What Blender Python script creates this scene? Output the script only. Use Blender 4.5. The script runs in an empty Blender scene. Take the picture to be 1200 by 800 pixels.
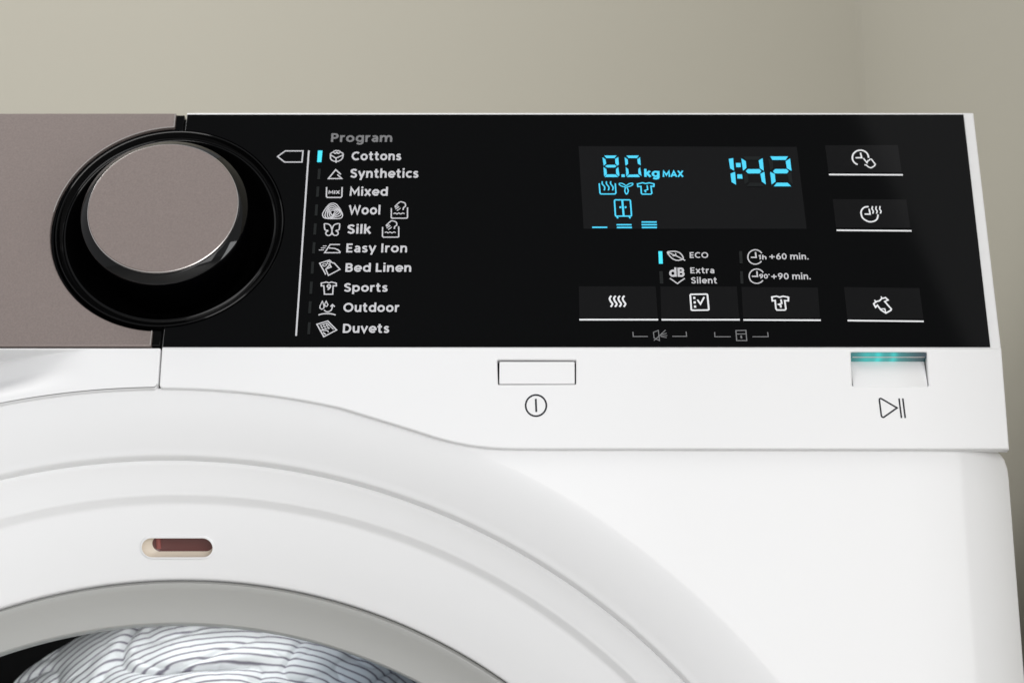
import bpy, bmesh, math, random
from math import sin, cos, tan, pi, radians, sqrt, hypot, atan2
from mathutils import Vector, Matrix, noise
from mathutils.geometry import tessellate_polygon

# ------------------------------------------------------------------ camera, light, exposure
scn = bpy.context.scene
PITCH = radians(19.0)
CAM = Vector((.1418, -.6561, .539))
cd = bpy.data.cameras.new('camera'); cam = bpy.data.objects.new('camera', cd)
scn.collection.objects.link(cam); scn.camera = cam
cam.location = CAM; cam.rotation_euler = (pi/2 + PITCH, 0, 0)
cd.sensor_width = 36; cd.lens = 69.0; cd.shift_x = -.045; cd.clip_start = .02; cd.clip_end = 50
cd.dof.use_dof = True; cd.dof.focus_distance = .70; cd.dof.aperture_fstop = 10
scn.render.resolution_x = 1024; scn.render.resolution_y = 682

w = bpy.data.worlds.new('World'); scn.world = w; w.use_nodes = True
w.node_tree.nodes['Background'].inputs[0].default_value = (.96, .98, 1.0, 1)
w.node_tree.nodes['Background'].inputs[1].default_value = .52

def area(name, loc, target, sx, sy, power, col):
    l = bpy.data.lights.new(name, 'AREA'); l.shape = 'RECTANGLE'; l.size = sx; l.size_y = sy
    l.energy = power; l.color = col
    o = bpy.data.objects.new(name, l); scn.collection.objects.link(o)
    o.location = loc; o.rotation_euler = (Vector(target)-Vector(loc)).to_track_quat('-Z', 'Y').to_euler()
    return o
area('window_light', (.78, -2.05, .80), (.45, 0, .70), 1.5, 1.35, 22.5, (1, .99, .99))
area('side_window_light', (1.9, -.97, .52), (.1, -.05, .75), .8, .9, 13, (.97, .985, 1))
area('ceiling_light', (-.80, -.34, 2.35), (.05, .2, .8), 1.3, .9, 18.5, (1, .98, .955))
area('drum_lamp', (.05, .080, .687), (.05, .125, .60), .20, .006, .036, (.98, .99, 1))
_n = Vector((0, -cos(radians(8.7)), sin(radians(8.7))))
def _refl(u, v, dist):                            # where the fascia mirrors to, as seen from the photographer's spot
    F0 = Vector((0, cos(PITCH), sin(PITCH))); U0 = Vector((0, -sin(PITCH), cos(PITCH)))
    d = F0+Vector((1, 0, 0))*((u-654)/2300)-U0*((v-400)/2300); p0 = Vector((0, 0, .7627))
    h = CAM+d*((p0-CAM).dot(_n)/d.dot(_n)); r = (d-_n*(2*d.dot(_n))).normalized(); return h+r*dist
A_, B_ = _refl(1000, 120, 2.2), _refl(1098, 330, 2.2)
T_ = Vector((.27, .02, .81)); yv = (A_-B_).normalized(); zv = ((A_+B_)/2-T_).normalized(); xv = yv.cross(zv).normalized(); zv = xv.cross(yv)
if xv.x < 0: xv = -xv; yv = -yv
hi = area('fascia_sheen_light', (0, 0, 0), (0, 0, 1), .9, .62, 1.9, (1, 1, 1))  # unseen panel added only to give the black fascia a faint sheen
hi.matrix_world = Matrix.Translation((A_+B_)/2+xv*.45) @ Matrix((xv, yv, zv)).transposed().to_4x4()
scn.view_settings.view_transform = 'Standard'; scn.view_settings.look = 'None'
scn.view_settings.exposure = .02; scn.view_settings.gamma = 1

# ------------------------------------------------------------------ photograph survey: a sight line through the lens laid on a known plane
F_ = Vector((0, cos(PITCH), sin(PITCH))); U_ = Vector((0, -sin(PITCH), cos(PITCH)))
def ray(u, v): return F_ + Vector((1, 0, 0))*((u-654)/2300) - U_*((v-400)/2300)
def front(u, v, y=0.0):
    d = ray(u, v); return CAM + d*((y-CAM.y)/d.y)
TILT = radians(8.7); KINK = .7627
P0 = Vector((0, 0, KINK)); PN = Vector((0, -cos(TILT), sin(TILT))); PU = Vector((0, sin(TILT), cos(TILT)))
def tl(u, v):                                   # -> (x, s) on the leaning fascia
    d = ray(u, v); q = CAM + d*(((P0-CAM).dot(PN))/d.dot(PN)); return (q.x, (q-P0).dot(PU))
def tw(x, s, h=0.0): return Vector((x, 0, KINK)) + PU*s + PN*h        # (x, s, height) -> world

# ------------------------------------------------------------------ materials
def mat(name, col, rough=.4, spec=.5, metal=0, emit=None, estr=0, coat=0):
    m = bpy.data.materials.new(name); m.use_nodes = True
    b = m.node_tree.nodes['Principled BSDF']
    b.inputs['Base Color'].default_value = (*col, 1); b.inputs['Roughness'].default_value = rough
    b.inputs['Specular IOR Level'].default_value = spec; b.inputs['Metallic'].default_value = metal
    b.inputs['Coat Weight'].default_value = coat
    if emit: b.inputs['Emission Color'].default_value = (*emit, 1); b.inputs['Emission Strength'].default_value = estr
    return m
def nodes(m): return m.node_tree.nodes, m.node_tree.links, m.node_tree.nodes['Principled BSDF']
def vary(m, scale, lo, hi, inp='Roughness', detail=4, stretch=(1, 1, 1)):
    n, l, b = nodes(m)
    tc = n.new('ShaderNodeTexCoord'); mp = n.new('ShaderNodeMapping'); mp.inputs['Scale'].default_value = stretch
    t = n.new('ShaderNodeTexNoise'); t.inputs['Scale'].default_value = scale; t.inputs['Detail'].default_value = detail
    r = n.new('ShaderNodeMapRange'); r.inputs['From Min'].default_value = .3; r.inputs['From Max'].default_value = .7
    r.inputs['To Min'].default_value = lo; r.inputs['To Max'].default_value = hi
    l.new(tc.outputs['Object'], mp.inputs[0]); l.new(mp.outputs[0], t.inputs['Vector'])
    l.new(t.outputs['Fac'], r.inputs['Value']); l.new(r.outputs[0], b.inputs[inp]); return t
def bump(m, scale, strength, dist=.0002, detail=3):
    n, l, b = nodes(m)
    tc = n.new('ShaderNodeTexCoord'); t = n.new('ShaderNodeTexNoise'); t.inputs['Scale'].default_value = scale; t.inputs['Detail'].default_value = detail
    bp = n.new('ShaderNodeBump'); bp.inputs['Strength'].default_value = strength; bp.inputs['Distance'].default_value = dist
    l.new(tc.outputs['Object'], t.inputs['Vector']); l.new(t.outputs['Fac'], bp.inputs['Height']); l.new(bp.outputs[0], b.inputs['Normal'])
def tone(m, scale, c1, c2, detail=5):
    n, l, b = nodes(m)
    tc = n.new('ShaderNodeTexCoord'); t = n.new('ShaderNodeTexNoise'); t.inputs['Scale'].default_value = scale; t.inputs['Detail'].default_value = detail
    r = n.new('ShaderNodeValToRGB'); r.color_ramp.elements[0].position = .3; r.color_ramp.elements[1].position = .7
    r.color_ramp.elements[0].color = (*c1, 1); r.color_ramp.elements[1].color = (*c2, 1)
    l.new(tc.outputs['Object'], t.inputs['Vector']); l.new(t.outputs['Fac'], r.inputs[0]); l.new(r.outputs[0], b.inputs['Base Color'])

M = {}
M['white'] = mat('white_enamel', (.79, .79, .795), .12, .25); 
M['plastic'] = mat('white_plastic', (.76, .76, .765), .34, .5); 
M['plastic2'] = mat('matt_white_plastic', (.75, .75, .755), .55, .4)
M['dish'] = mat('white_door_plastic', (.82, .82, .825), .28, .45); 
M['grey'] = mat('grey_ring_plastic', (.40, .40, .385), .42, .4); 
M['gasket'] = mat('dark_seam', (.008, .008, .008), .6, .2)
M['black'] = mat('black_glass', (.0018, .0019, .0021), .05, .07); 
M['pane'] = mat('smoked_display_glass', (.0070, .0071, .0076), .09, .10); 
M['key'] = mat('touch_key_glass', (.0060, .0060, .0064), .08, .10); 
M['gloss'] = mat('gloss_black_plastic', (.0015, .0015, .0016), .06, .22)
M['satin'] = mat('satin_black_plastic', (.0008, .0008, .001), .05, .36)
M['metal'] = mat('taupe_metallic_plate', (.19, .16, .147), .42, .5, .25)
tone(M['metal'], 1500, (.176, .143, .132), (.214, .175, .162), 4); bump(M['metal'], 2200, .10, .00004)
M['metal_edge'] = mat('polished_metal_edge', (.62, .58, .56), .2, .5, .9)
M['print'] = mat('pale_print', (.50, .50, .52), .5, .3)
M['bright'] = mat('bright_print', (.72, .73, .75), .5, .3)
M['dim'] = mat('grey_print', (.16, .16, .165), .5, .3)
M['faint'] = mat('unlit_indicator', (.008, .0095, .0095), .3, .2)
M['ink'] = mat('dark_grey_ink', (.012, .012, .018), .5, .3)
M['led'] = mat('lit_cyan_segment', (.02, .1, .12), .4, .2, 0, (.06, .60, .90), 1.0)
M['led2'] = mat('lit_cyan_indicator', (.02, .1, .12), .4, .2, 0, (.05, .72, .93), 1.05)
M['wall'] = mat('beige_wall_paint', (.458, .437, .372), .75, .3); bump(M['wall'], 220, .15, .0006)
M['wall2'] = mat('lightened_beige_wall_paint', (.472, .453, .389), .75, .3); bump(M['wall2'], 220, .15, .0006)  # the beige wall colour, base lightened to offset shading at the corner
M['floor'] = mat('pale_floor', (.55, .54, .51), .5, .4); tone(M['floor'], 3, (.60, .595, .58), (.68, .675, .66))
M['brown'] = mat('brown_tinted_window', (.11, .036, .032), .22, .5)
M['cream'] = mat('cream_recess', (.66, .58, .48), .4, .4)
M['drum'] = mat('black_rubber_and_drum', (.0025, .0025, .0025), .6, .1)

# start-button light bar: dark violet lens with three cyan lamps behind it
m = M['bar'] = mat('violet_light_lens', (.045, .036, .062), .12, .5)
n, l, b = nodes(m)
tc = n.new('ShaderNodeTexCoord'); sp = n.new('ShaderNodeSeparateXYZ'); l.new(tc.outputs['Object'], sp.inputs[0])
def lamp_blob(x0, wd, amp):
    a = n.new('ShaderNodeMath'); a.operation = 'SUBTRACT'; a.inputs[1].default_value = x0; l.new(sp.outputs['X'], a.inputs[0])
    d = n.new('ShaderNodeMath'); d.operation = 'DIVIDE'; d.inputs[1].default_value = wd; l.new(a.outputs[0], d.inputs[0])
    q = n.new('ShaderNodeMath'); q.operation = 'POWER'; q.inputs[1].default_value = 2; 
    ab = n.new('ShaderNodeMath'); ab.operation = 'ABSOLUTE'; l.new(d.outputs[0], ab.inputs[0]); l.new(ab.outputs[0], q.inputs[0])
    ng = n.new('ShaderNodeMath'); ng.operation = 'MULTIPLY'; ng.inputs[1].default_value = -1; l.new(q.outputs[0], ng.inputs[0])
    e = n.new('ShaderNodeMath'); e.operation = 'EXPONENT'; l.new(ng.outputs[0], e.inputs[0])
    s = n.new('ShaderNodeMath'); s.operation = 'MULTIPLY'; s.inputs[1].default_value = amp; l.new(e.outputs[0], s.inputs[0]); return s
xs = [front(1030, 418).x, front(1048, 418).x, front(1016, 418).x, front(1030, 418).x]
acc = None
for x0, wd, amp in ((xs[0], .0013, .40), (xs[1], .0012, .40), (xs[2], .0022, .20), (xs[3], .0110, .50)):
    s = lamp_blob(x0, wd, amp)
    if acc is None: acc = s
    else:
        ad = n.new('ShaderNodeMath'); l.new(acc.outputs[0], ad.inputs[0]); l.new(s.outputs[0], ad.inputs[1]); acc = ad
b.inputs['Emission Color'].default_value = (.008, .60, .55, 1); l.new(acc.outputs[0], b.inputs['Emission Strength'])

# door glass: clear pane that reflects by angle
m = M['glass'] = bpy.data.materials.new('clear_door_glass'); m.use_nodes = True
n, l = m.node_tree.nodes, m.node_tree.links
for x in list(n): 
    if x.type != 'OUTPUT_MATERIAL': n.remove(x)
out = [x for x in n if x.type == 'OUTPUT_MATERIAL'][0]
tr = n.new('ShaderNodeBsdfTransparent'); tr.inputs[0].default_value = (.95, .97, .97, 1)
gl = n.new('ShaderNodeBsdfGlossy'); gl.inputs['Roughness'].default_value = .02
fr = n.new('ShaderNodeFresnel'); fr.inputs[0].default_value = 1.22
mx = n.new('ShaderNodeMixShader'); l.new(fr.outputs[0], mx.inputs[0]); l.new(tr.outputs[0], mx.inputs[1]); l.new(gl.outputs[0], mx.inputs[2]); l.new(mx.outputs[0], out.inputs[0])

# striped cotton: stripes run across the cloth's own coordinates (UV)
m = M['cloth'] = mat('striped_cotton', (.8, .8, .8), .85, .2)
n, l, b = nodes(m)
uv = n.new('ShaderNodeUVMap'); sp = n.new('ShaderNodeSeparateXYZ'); l.new(uv.outputs[0], sp.inputs[0])
def mnode(op, a_, b2=None, c2_=None):
    q_ = n.new('ShaderNodeMath'); q_.operation = op
    for i_, v_ in enumerate((a_, b2, c2_)):
        if v_ is None: continue
        if isinstance(v_, (int, float)): q_.inputs[i_].default_value = v_
        else: l.new(v_, q_.inputs[i_])
    return q_.outputs[0]
nz = n.new('ShaderNodeTexNoise'); nz.inputs['Scale'].default_value = 120; nz.inputs['Detail'].default_value = 2; l.new(uv.outputs[0], nz.inputs['Vector'])
frq = mnode('MULTIPLY', mnode('MULTIPLY_ADD', nz.outputs['Fac'], .0006, sp.outputs['Y']), 1/.0021)
pg = mnode('PINGPONG', frq, .5)
rp = n.new('ShaderNodeValToRGB'); e = rp.color_ramp.elements
e[0].position = .06; e[0].color = (.26, .24, .29, 1); e[1].position = .20; e[1].color = (.93, .94, .95, 1)
l.new(pg, rp.inputs[0])
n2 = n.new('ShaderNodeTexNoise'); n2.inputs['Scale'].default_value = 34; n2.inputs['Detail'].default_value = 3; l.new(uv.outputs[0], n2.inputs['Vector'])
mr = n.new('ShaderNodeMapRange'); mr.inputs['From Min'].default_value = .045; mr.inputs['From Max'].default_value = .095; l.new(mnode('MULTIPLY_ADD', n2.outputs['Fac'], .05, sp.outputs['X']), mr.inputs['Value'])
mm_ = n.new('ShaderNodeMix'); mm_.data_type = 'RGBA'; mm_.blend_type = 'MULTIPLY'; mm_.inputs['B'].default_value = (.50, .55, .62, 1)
l.new(mr.outputs[0], mm_.inputs['Factor']); l.new(rp.outputs[0], mm_.inputs['A']); l.new(mm_.outputs['Result'], b.inputs['Base Color'])  # bluish shade towards the right is multiplied into the cloth colour
bump(m, 1600, .35, .0003)

# ------------------------------------------------------------------ helpers
def link(name, me, m=None, parent=None, smooth=True):
    o = bpy.data.objects.new(name, me); scn.collection.objects.link(o)
    if m is not None: me.materials.append(m)
    if smooth is not None:
        me.polygons.foreach_set('use_smooth', [bool(smooth)]*len(me.polygons))
    if parent is not None:
        o.parent = parent
    return o
def mesh(name, vs, fs, m, parent=None, smooth=True):
    me = bpy.data.meshes.new(name); me.from_pydata([tuple(v) for v in vs], [], fs); me.update()
    return link(name, me, m, parent, smooth)
def lab(o, t): o['label'] = t; return o
def loft(name, rings, m, parent, closed=True, cap0=False, cap1=False, smooth=True):
    n_ = len(rings[0]); vs = [p for r in rings for p in r]; fs = []
    for i in range(len(rings)-1):
        for j in range(n_ if closed else n_-1):
            a, b_ = i*n_+j, i*n_+(j+1) % n_
            fs.append((a, b_, b_+n_, a+n_))
    if cap0: fs.append(tuple(range(n_))[::-1])
    if cap1: fs.append(tuple(range((len(rings)-1)*n_, len(rings)*n_)))
    o = mesh(name, vs, fs, m, parent, smooth)
    bm = bmesh.new(); bm.from_mesh(o.data); bmesh.ops.recalc_face_normals(bm, faces=bm.faces); bm.to_mesh(o.data); bm.free()
    return o
def sharp(o, deg=35):
    o.data.set_sharp_from_angle(angle=radians(deg)); return o
def round_poly(pts, radii, seg=6):              # fillet the corners of a closed polygon
    out_ = []; N = len(pts)
    for i in range(N):
        p, a, c = Vector(pts[i]), Vector(pts[i-1]), Vector(pts[(i+1) % N]); r = radii[i] if isinstance(radii, (list, tuple)) else radii
        if r <= 0: out_.append(tuple(p)); continue
        d1, d2 = (a-p).normalized(), (c-p).normalized(); ang = d1.angle(d2); t = r/tan(ang/2)
        t = min(t, (a-p).length*.49, (c-p).length*.49); 
        for k in range(seg+1):
            q = k/seg; s_ = p+d1*t; e_ = p+d2*t
            out_.append(tuple((1-q)**2*s_+2*q*(1-q)*p+q*q*e_))
    return out_
def plate(name, outer, holes, y0, y1, bev, m, parent, tilt=False, seg=3):
    """flat plate cut from a 2-D outline; front face at y0 (or height y0 on the leaning fascia), back at y1, edges rounded by bev"""
    cu = bpy.data.curves.new(name, 'CURVE'); cu.dimensions = '2D'; cu.fill_mode = 'BOTH'
    for poly in [outer]+holes:
        s = cu.splines.new('POLY'); s.points.add(len(poly)-1); s.use_cyclic_u = True
        for p, q in zip(s.points, poly): p.co = (q[0], q[1], 0, 1)
    th = abs(y1-y0); cu.extrude = th/2-bev; cu.bevel_depth = bev; cu.bevel_resolution = seg; cu.offset = -bev
    o = bpy.data.objects.new(name, cu); scn.collection.objects.link(o)
    dg = bpy.context.evaluated_depsgraph_get(); me = bpy.data.meshes.new_from_object(o.evaluated_get(dg))
    bpy.data.objects.remove(o); bpy.data.curves.remove(cu)
    me.name = name
    for v in me.vertices:
        x, s, h = v.co
        if tilt: v.co = tw(x, s, (y0+y1)/2+h)
        else: v.co = (x, (y0+y1)/2-h, s)
    me.materials.clear()
    o = link(name, me, m, parent, True); sharp(o, 50); return o
def bez(pts, closed=False, k=6):
    out_ = []; N = len(pts)
    for i in range(N if closed else N-1):
        g = lambda j: Vector(pts[j % N]) if closed else Vector(pts[max(0, min(N-1, j))])
        p0, p1, p2, p3 = g(i-1), g(i), g(i+1), g(i+2)
        for q in range(k):
            t = q/k
            out_.append(tuple(.5*((2*p1)+(p2-p0)*t+(2*p0-5*p1+4*p2-p3)*t*t+(3*p1-p0-3*p2+p3)*t**3)))
    if not closed: out_.append(tuple(pts[-1]))
    return out_
def ribbon(pts, w_, closed=False):
    """mitred strip of width w_ around a 2-D line -> verts, faces"""
    P = [Vector(p) for p in pts]; Q = [P[0]]
    for p in P[1:]:
        if (p-Q[-1]).length > 1e-7: Q.append(p)
    if closed and (Q[0]-Q[-1]).length < 1e-7: Q.pop()
    P = Q; N = len(P); L, R_ = [], []
    for i in range(N):
        a = P[i-1] if (closed or i) else None; c = P[(i+1) % N] if (closed or i < N-1) else None
        if a is None: d = (c-P[i]).normalized(); nn = Vector((-d.y, d.x)); mlt = 1
        elif c is None: d = (P[i]-a).normalized(); nn = Vector((-d.y, d.x)); mlt = 1
        else:
            d1, d2 = (P[i]-a).normalized(), (c-P[i]).normalized(); n1 = Vector((-d1.y, d1.x)); n2 = Vector((-d2.y, d2.x))
            nn = n1+n2
            if nn.length < 1e-3: nn = n1
            nn.normalize(); mlt = min(1/max(nn.dot(n1), .3), 2.2)
        L.append(P[i]+nn*w_/2*mlt); R_.append(P[i]-nn*w_/2*mlt)
    vs = [x for pr in zip(L, R_) for x in pr]
    fs = [((2*i), (2*i+1), (2*((i+1) % N)+1), (2*((i+1) % N))) for i in range(N if closed else N-1)]
    return vs, fs

MM = 1/3200.0                                   # one photo pixel on the fascia, metres
class Print:
    """flat print / lit segments on a surface; every stroke is laid a hair above the previous one"""
    def __init__(s, surf='t', z=(0, 0, 1), base=.00035):
        s.v = []; s.f = []; s.surf = surf; s.z = z; s.h = base
    def px(s, p): x0, y0, k = s.z; return (x0+p[0]/k, y0+p[1]/k)
    def loc(s, p):
        u, v = s.px(p)
        if s.surf == 't': return tl(u, v)
        q = front(u, v); return (q.x, q.z)
    def put(s, vs, fs):
        o = len(s.v); h = s.h; s.h += .000012
        for a in vs: s.v.append(tw(a[0], a[1], h) if s.surf == 't' else Vector((a[0], -h, a[1])))
        s.f += [tuple(i+o for i in f) for f in fs]
    def line(s, pts, w_=1.4, closed=False, sm=False):
        P = [s.loc(p) for p in pts]
        if sm: P = bez(P, closed)
        s.put(*ribbon(P, w_*MM, closed)); return s
    def fill(s, pts):
        P = [s.loc(p) for p in pts]; t = tessellate_polygon([[Vector((a, b_, 0)) for a, b_ in P]]); s.put(P, [tuple(x) for x in t]); return s
    def arc(s, c, rx, ry, a0, a1, w_=1.4, k=28):
        full = abs(abs(a1-a0)-360) < 1e-3
        pts = [(c[0]+rx*cos(radians(a0+(a1-a0)*i/k)), c[1]-ry*sin(radians(a0+(a1-a0)*i/k))) for i in range(k if full else k+1)]
        return s.line(pts, w_, closed=full)
    def text(s, body, u0, u1, vb, vt, bold=.19, spacing=1.0):
        bold = max(.15, min(.24, bold)) if bold > .1 else .19
        a = s.loc2(u0, vb); b_ = s.loc2(u1, vb); c = s.loc2((u0+u1)/2, vt); d = s.loc2((u0+u1)/2, vb)
        cap = 1.0; items = []; pen = 0
        for ch in body:
            if ch == ' ': pen += .34; continue
            wd, st = GLYPH[ch]
            items.append([ribbon([(x+pen, y) for x, y in L], bold, cl) for L, cl in st]); pen += wd+.13
        xs_ = [v[0] for it in items for vs, _ in it for v in vs]; x0, x1 = min(xs_), max(xs_)
        kx = (b_[0]-a[0])/(x1-x0); ky = (c[1]-d[1])
        h0 = s.h; top = h0
        for it in items:
            s.h = h0
            for vs, fs in it: s.put([(a[0]+(v[0]-x0)*kx, a[1]+v[1]*ky) for v in vs], fs)
            top = max(top, s.h)
        s.h = top; return s
    def loc2(s, u, v):
        if s.surf == 't': return tl(u, v)
        q = front(u, v); return (q.x, q.z)
    def build(s, name, m, parent):
        me = bpy.data.meshes.new(name); me.from_pydata([tuple(v) for v in s.v], [], s.f); me.update()
        return link(name, me, m, parent, False)
# lettering: one-stroke glyphs, cap height 1
def E_(cx, cy, rx, ry, a0, a1, k=18): return [(cx+rx*cos(radians(a0+(a1-a0)*i/k)), cy+ry*sin(radians(a0+(a1-a0)*i/k))) for i in range(k+1)]
def loop(cx, cy, rx, ry): return (E_(cx, cy, rx, ry, 0, 360, 24)[:-1], True)
def o_(L): return (L, False)
def b_z(L): return bez(L, False, 4)
stem = lambda x, y0, y1: o_([(x, y0), (x, y1)])
arch = lambda x: o_(b_z([(x, .42), (x+.10, .62), (x+.25, .675), (x+.40, .62), (x+.455, .44), (x+.455, .20)])+[(x+.455, 0)])
GLYPH = {
 'C': (.80, [o_(E_(.47, .5, .385, .41, 48, 312))]), 'O': (.96, [loop(.48, .5, .395, .41)]), '0': (.70, [loop(.35, .5, .26, .41)]),
 'P': (.66, [stem(.1, 0, .99), o_([(.1, .905), (.34, .905)]+E_(.34, .68, .22, .225, 90, -90, 10)+[(.1, .455)])]),
 'M': (.98, [o_([(.09, 0), (.13, .93), (.49, .30), (.85, .93), (.89, 0)])]), 'W': (1.16, [o_([(.05, 1), (.30, .10), (.58, .86), (.86, .10), (1.11, 1)])]),
 'S': (.66, [o_(b_z([(.58, .80), (.46, .895), (.30, .91), (.13, .82), (.12, .66), (.28, .55), (.46, .46), (.57, .30), (.50, .13), (.32, .085), (.06, .20)]))]),
 'E': (.60, [o_([(.58, .91), (.1, .91), (.1, .09), (.58, .09)]), o_([(.1, .5), (.53, .5)])]), 'L': (.55, [o_([(.1, 1), (.1, .09), (.55, .09)])]),
 'B': (.68, [stem(.1, 0, 1), o_([(.1, .91), (.36, .91)]+E_(.36, .71, .19, .20, 90, -90, 10)+[(.1, .51)]), o_([(.1, .52), (.38, .52)]+E_(.38, .305, .21, .215, 90, -90, 10)+[(.1, .09)])]),
 'D': (.80, [([(.1, .09), (.1, .91), (.32, .91)]+E_(.32, .5, .38, .41, 88, -88, 16)+[(.32, .09)], True)]), 'I': (.26, [stem(.13, 0, 1)]),
 'A': (.78, [o_([(.03, 0), (.39, .93), (.75, 0)]), o_([(.2, .28), (.58, .28)])]), 'X': (.74, [o_([(.05, 1), (.69, 0)]), o_([(.69, 1), (.05, 0)])]),
 'a': (.60, [o_(b_z([(.11, .60), (.28, .68), (.45, .61), (.495, .45)])+[(.495, 0)]), o_(b_z([(.49, .39), (.25, .385), (.10, .24), (.22, .09), (.40, .12), (.49, .24)]))]),
 'c': (.58, [o_(E_(.37, .385, .28, .295, 48, 312))]), 'd': (.72, [loop(.36, .385, .27, .295), stem(.625, 0, 1.04)]),
 'e': (.68, [o_([(.12, .36)]+[(.60, .36)]+E_(.36, .385, .275, .295, 5, 318)[0:])]),
 'g': (.72, [loop(.36, .385, .27, .295), o_([(.625, .77), (.625, .05)]+b_z([(.625, .0), (.56, -.17), (.35, -.22), (.12, -.15)]))]),
 'h': (.66, [stem(.1, 0, 1.04), arch(.1)]), 'n': (.66, [stem(.1, 0, .77), arch(.1)]), 'm': (1.10, [stem(.1, 0, .77), arch(.1), arch(.555)]),
 'r': (.42, [stem(.1, 0, .77), o_(b_z([(.1, .40), (.17, .60), (.30, .675), (.42, .66)]))]), 'i': (.22, [stem(.11, 0, .77), stem(.11, .87, 1.06)]), 'l': (.22, [stem(.11, 0, 1.04)]),
 'k': (.60, [stem(.1, 0, 1.04), o_([(.54, .77), (.16, .37)]), o_([(.26, .46), (.58, 0)])]), 'p': (.72, [stem(.1, -.26, .77), loop(.365, .385, .27, .295)]),
 'o': (.72, [loop(.36, .385, .275, .295)]),
 's': (.52, [o_(b_z([(.45, .60), (.29, .68), (.13, .60), (.15, .46), (.31, .38), (.43, .27), (.40, .13), (.24, .085), (.05, .16)]))]),
 't': (.46, [o_([(.19, .98), (.19, .30)]+b_z([(.19, .26), (.23, .12), (.33, .085), (.44, .10)])), o_([(.0, .68), (.42, .68)])]),
 'u': (.66, [o_([(.1, .77), (.1, .38)]+b_z([(.1, .33), (.15, .14), (.31, .09), (.48, .17), (.555, .34)])), stem(.56, 0, .77)]),
 'v': (.64, [o_([(.04, .77), (.32, .08), (.60, .77)])]), 'x': (.62, [o_([(.05, .77), (.57, 0)]), o_([(.57, .77), (.05, 0)])]), 'y': (.64, [o_([(.04, .77), (.34, .06)]), o_([(.60, .77), (.22, -.25)])]),
 '6': (.66, [o_(b_z([(.50, .95), (.27, .74), (.12, .48), (.09, .36)])), loop(.345, .32, .25, .235)]), '9': (.66, [o_(b_z([(.17, .05), (.40, .26), (.54, .52), (.58, .64)])), loop(.325, .68, .25, .235)]),
 '1': (.40, [o_([(.03, .76), (.23, .92), (.23, 0)])]), '+': (.84, [o_([(.04, .44), (.78, .44)]), o_([(.41, .10), (.41, .78)])]), '.': (.22, [stem(.11, 0, .19)]), "'": (.18, [stem(.09, .74, 1.0)]),
}

# ------------------------------------------------------------------ setting
CX = front(1008, 60, .62).x
def quad(name, a, b_, c, d, m):
    o = mesh(name, [a, b_, c, d], [(0, 1, 2, 3)], m, None, False); o['kind'] = 'structure'; return o
quad('back_wall', (-2.5, .62, 0), (CX, .62, 0), (CX, .62, 2.6), (-2.5, .62, 2.6), M['wall'])
quad('side_wall', (CX, .62, 0), (CX, -.15, 0), (CX, -.15, 2.6), (CX, .62, 2.6), M['wall2'])
quad('floor', (-2.5, -3, 0), (3, -3, 0), (3, .62, 0), (-2.5, .62, 0), M['floor'])

# ------------------------------------------------------------------ the washing machine
WM = bpy.data.objects.new('washing_machine', None); scn.collection.objects.link(WM); WM.location = (0, 0, 0)
WM['label'] = 'white front-loading washing machine with a black touch control panel and round programme knob'; WM['category'] = 'washing machine'

HX = .2984
# circles of the front, each (x, z, r) at depth y, as surveyed from the photograph
cJ = lambda y: (.0031-.213*y, .4724-.102*y, .2747+.42*y)
c1 = lambda y: (.0063-.205*y, .4786-.093*y, .2450+.372*y)
c2 = lambda y: (.0117-.198*y, .4865-.080*y, .2227+.340*y)
cR = lambda y: (.0142-.195*y, .4874-.080*y, .1928+.292*y)
cG = lambda y: (.0137-.195*y, .4858-.080*y, .1791+.273*y)
NA = 900
def ring(c, y, dr=0, dy=0):
    return [Vector((c[0]+(c[2]+dr)*cos(2*pi*j/NA), y+dy, c[1]+(c[2]+dr)*sin(2*pi*j/NA))) for j in range(NA)]
YJ, Y1, Y2, YR, YG = .0022, .012, .023, .041, .050

# cabinet front: from the door seam out to the rounded box edge
j_ = cJ(YJ); rc_ = j_[2]+.0004; ax_ = math.asin((.7281-j_[1])/rc_)
outline = round_poly([(HX+.0012, .02), (HX+.0012, .7268)], [0, 0]) [:0]
outline = round_poly([(0, .02), (HX+.0012, .02), (HX+.0012, .7281), (.2, .7281)], [0, .006, .0098, 0], 10)
outline += [(j_[0]+rc_*cos(ax_+(pi-2*ax_)*i/200), j_[1]+rc_*sin(ax_+(pi-2*ax_)*i/200)) for i in range(201)]
outline += [(-.2, .7281), (-HX-.0012, .7281), (-HX-.0012, .02)]
def outer_at(cx, cz, a):
    d = Vector((cos(a), sin(a))); best = 9
    for i in range(len(outline)):
        p, q = Vector(outline[i]), Vector(outline[(i+1) % len(outline)]); e_ = q-p
        den = d.x*e_.y-d.y*e_.x
        if abs(den) < 1e-12: continue
        r0 = p-Vector((cx, cz)); t = (r0.x*e_.y-r0.y*e_.x)/den; s_ = (r0.x*d.y-r0.y*d.x)/den
        if t > 0 and -1e-6 <= s_ <= 1+1e-6 and t < best: best = t
    return best
def edge_y(x):                                   # the front sheet rolls back towards its upright edges
    s_ = max(0, 1-(HX+.0012-abs(x))/.0310); return .0072*s_**2.9
rings = []
c = c1(Y1)
rings.append(ring(c, Y1+.0055, -.0010)); rings.append(ring(c, Y1+.0044, -.0010)); rings.append(ring(c, Y1+.0022, -.0007)); rings.append(ring(c, Y1+.0006, -.0003)); rings.append(ring(c, Y1+.0002, .0000)); rings.append(ring(c, Y1-.0001, .0008))
j = cJ(YJ)
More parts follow.
